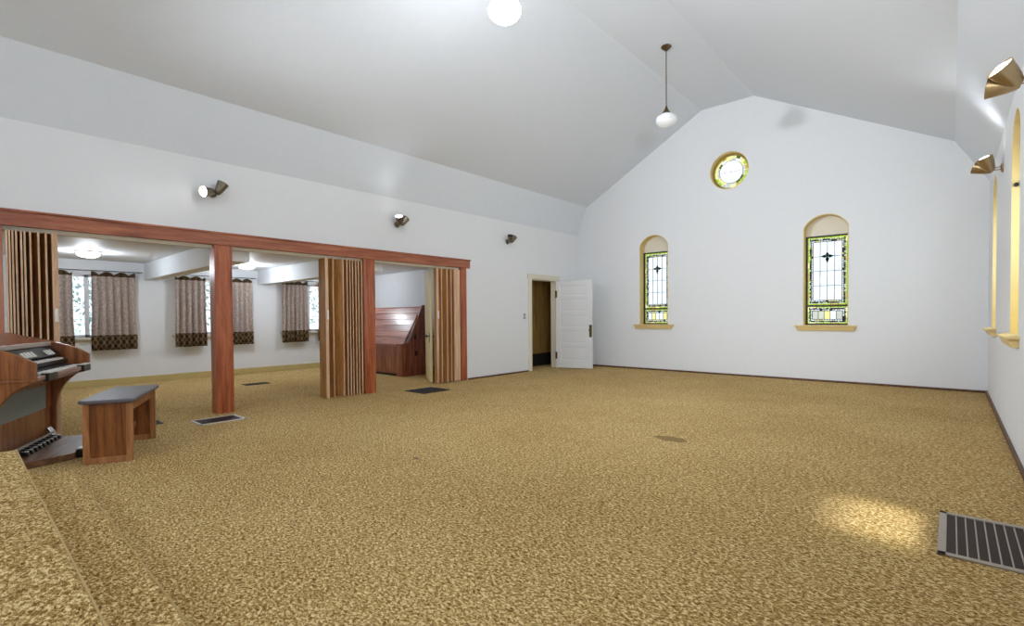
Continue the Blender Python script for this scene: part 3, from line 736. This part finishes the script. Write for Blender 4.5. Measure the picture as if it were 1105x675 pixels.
wall_light(XL, 2.20, 2.775, 1, (.38, -.9, -.22), (.0, .42, .85), 'twin cone wall light nearest the left edge, one cone shining at the camera', (True, False), power=5, rr_=.068, L=.165)
wall_light(XL, 4.97, 2.76, 1, (.38, -.32, .66), (.0, .55, .70), 'middle twin cone wall light on the left wall', (True, False), power=4, rr_=.062, L=.16)
wall_light(XL, 7.72, 2.765, 1, (.38, -.32, .66), (.0, .55, .70), 'unlit twin cone wall light on the left wall near the door', rr_=.062, L=.16)
wall_light(XR, 4.72, 2.73, -1, (-.58, -.42, .66), (-.88, .10, .16), 'large brass twin cone wall light at the top right edge', (True, False), power=7)
wall_light(XR, 7.65, 2.79, -1, (-.34, -.22, .85), (-.80, .2, .42), 'brass twin cone wall light above the far right window recess', (True, False), power=7)

# unseen lights added to the two rows as fill for the far end
wall_light(XR, 1.85, 2.79, -1, (-.50, .85, .03), (-.2, -.4, .85), 'brass twin cone fill light added unseen just outside the right edge, one cone aimed down the hall', (True, False), power=285, half=40, soft=.28)
wall_light(XL, -.60, 2.82, 1, (.56, .82, .04), (.2, -.4, .85), 'brass twin cone fill light added unseen beyond the left edge, one cone aimed down the hall', (True, False), power=650, half=38, soft=.28)

# ------------------------------------------------------------------ organ
OA = atan2(.394, -.919)
t = empty('electric_organ', (-5.38, .43, 0), OA); tag(t, 'walnut electric organ with two keyboards, cropped by the left edge', 'organ')
cheek = [(0, .712), (0, .865), (.10, .925), (.16, .952), (.27, .99), (.40, 1.03), (.60, 1.07), (.60, 0), (.27, 0), (.268, .10), (.262, .37), (.24, .48), (.206, .555), (.16, .615), (.11, .661), (.05, .695)]
for x0 in (0, 1.225):
    c = MB().prism(cheek, x0, x0+.045, 'X').build('side_panel', M['walnut'], t, bevel=.005)
    if x0 == 0:
        inset = [(.04, .745), (.04, .84), (.12, .895), (.28, .95), (.5, 1.0), (.5, .745)]
        MB().prism(inset, -.006, 0, 'X').build('inset_moulding', M['walnut'], c, bevel=.003)
        MB().box(-.01, 0, .0, .6, .718, .73).build('moulding', M['walnut'], c, bevel=.003)
# case
MB().box(.045, 1.225, .30, .60, .58, .70).box(.045, 1.225, .31, .60, .0, .36).box(.045, .10, .30, .6, .36, .58).box(1.12, 1.225, .30, .6, .36, .58).build('knee_panel', M['walnut'], t, bevel=.004)
MB().box(.10, 1.12, .305, .33, .36, .58).build('speaker_grille', M['cloth'], t)
MB().box(.045, 1.225, .02, .60, .69, .72).build('key_bed', M['walnut_x'], t, bevel=.003)
MB().box(.045, 1.225, .005, .03, .715, .752).build('key_slip', wood('rosy_key_slip', srgb(120, 84, 72), srgb(160, 122, 108), srgb(186, 150, 134), 'X', 1, .35), t, bevel=.003)
MB().box(.045, 1.225, .19, .58, .72, .80).box(.045, 1.225, .30, .58, .80, .90).build('inner_case', M['black'], t)
# sloped tab board
MB().prism([(.215, .865), (.30, .955), (.60, .955), (.60, .865)], .045, 1.225, 'X').build('tab_board', M['black'], t)
MB().prism([(.30, .955), (.30, .995), (.60, 1.09), (.60, .955)], .045, 1.215, 'X').build('top_lid', M['cherry'], t, bevel=.004)
MB().box(.05, 1.215, .288, .302, .955, .992).build('lid_trim', M['steel'], t, bevel=.002)
def keys(y0, L, z, x0=.20, n=26):
    kw = (1.225-.17-x0+.06)/n
    src = MB().box(0, kw-.0015, 0, L, 0, .018).build('white_key', M['ivory'], t, bevel=.0015); src.location = (x0, y0, z)
    for k in range(1, n):
        c = src.copy(); COL.objects.link(c); c.location = (x0+k*kw, y0, z)
    bk = MB().box(-.006, .006, 0, L*.6, 0, .012).build('black_key', M['black'], t, bevel=.0015); first = True
    for k in range(n-1):
        if k % 7 in (2, 6): continue
        if first: c = bk; first = False
        else:
            c = bk.copy(); COL.objects.link(c)
        c.location = (x0+(k+1)*kw, y0+L*.4, z+.017)
keys(.035, .13, .752)
keys(.165, .12, .825, .12)
MB().box(.05, 1.225, .165, .30, .79, .825).build('upper_key_slip', M['black'], t)
for x0, n in ((.20, 4), (1.02, 4)):
    pb = MB().box(x0, x0+.19, -.018, .04, .70, .765).build('preset_block', M['black'], t, bevel=.005)
    for k in range(n):
        MB().box(x0+.012+k*.044, x0+.044+k*.044, -.022, .03, .765, .775).build('preset_tab', M['ivory'], pb, bevel=.002)
sl = atan2(.09, .085)
for x0, n in ((.28, 3), (.46, 7), (.92, 5)):
    for k in range(n):
        mtx = Matrix.Translation((x0+k*.034, .222, .874)) @ Matrix.Rotation(sl+.15*(k % 2), 4, 'X')
        MB().box(0, .024, 0, .055, .003, .012, mtx).build('stop_tab', M['ivory'], t)
# pedals
dk = MB().prism([(.17, .30), (.17, .10), (.36, -.12), (1.20, -.12), (1.20, .30)], 0, .055).build('pedal_deck', M['walnut_x'], t, bevel=.004)
for k in range(9):
    x = .40+k*.085
    p = MB().prism([(.19, .055), (.31, .055), (.31, .11), (.20, .085)], x, x+.045, 'X').build('bass_pedal', M['black'], t, bevel=.004)
    MB().box(x+.012, x+.033, .20, .222, .088, .096).build('pedal_tip', M['ivory'], p)
MB().box(.32, 1.18, .255, .27, .105, .125).build('pedal_rail', M['steel'], t, bevel=.002)
MB().prism([(.19, .06), (.24, .075), (.29, .17), (.30, .16), (.25, .065), (.19, .055)], 1.10, 1.18, 'X').build('expression_pedal', M['chrome'], t, bevel=.003)
MB().box(.40, .50, -.20, -.12, 0, .075).build('pedal_stop', M['black'], t, bevel=.003)
MB().box(.41, .49, -.195, -.125, .075, .082).build('pedal_stop_cap', M['ivory'], t)

# ------------------------------------------------------------------ bench
t = empty('organ_bench', (-5.38, .43, 0), OA); tag(t, 'walnut organ bench with grey vinyl seat in front of the organ', 'bench')
BX0, BX1, BY0, BY1, BZ = .085, .985, -.592, -.255, .50
for x0 in (BX0, BX1-.04):
    e = MB().box(x0+.01, x0+.03, BY0+.01, BY1-.01, .03, BZ).build('end_panel', M['walnut'], t)
    MB().box(x0, x0+.04, BY0, BY0+.045, 0, BZ).box(x0, x0+.04, BY1-.045, BY1, 0, BZ).box(x0, x0+.04, BY0+.045, BY1-.045, 0, .05).build('end_frame', M['walnut_light'], t, bevel=.003)
for y0 in (BY0+.012, BY1-.03):
    MB().box(BX0+.04, BX1-.04, y0, y0+.018, BZ-.075, BZ).build('apron', M['walnut'], t, bevel=.002)
MB().box(BX0+.04, BX1-.04, -.44, -.40, .14, .20).build('stretcher', M['walnut'], t, bevel=.003)
MB().box(BX0+.03, BX1-.03, BY0+.02, BY1-.02, BZ-.06, BZ-.045).build('book_shelf', M['walnut_x'], t)
c = .05
seat = [(BX0-.03, BY0-.02), (BX1+.06, BY0-.02), (BX1+.06, BY1+.02), (BX0+.03, BY1+.035), (BX0-.03, BY1-.03)]
MB().prism(seat, BZ, BZ+.035).build('seat', M['cushion'], t, bevel=.012)
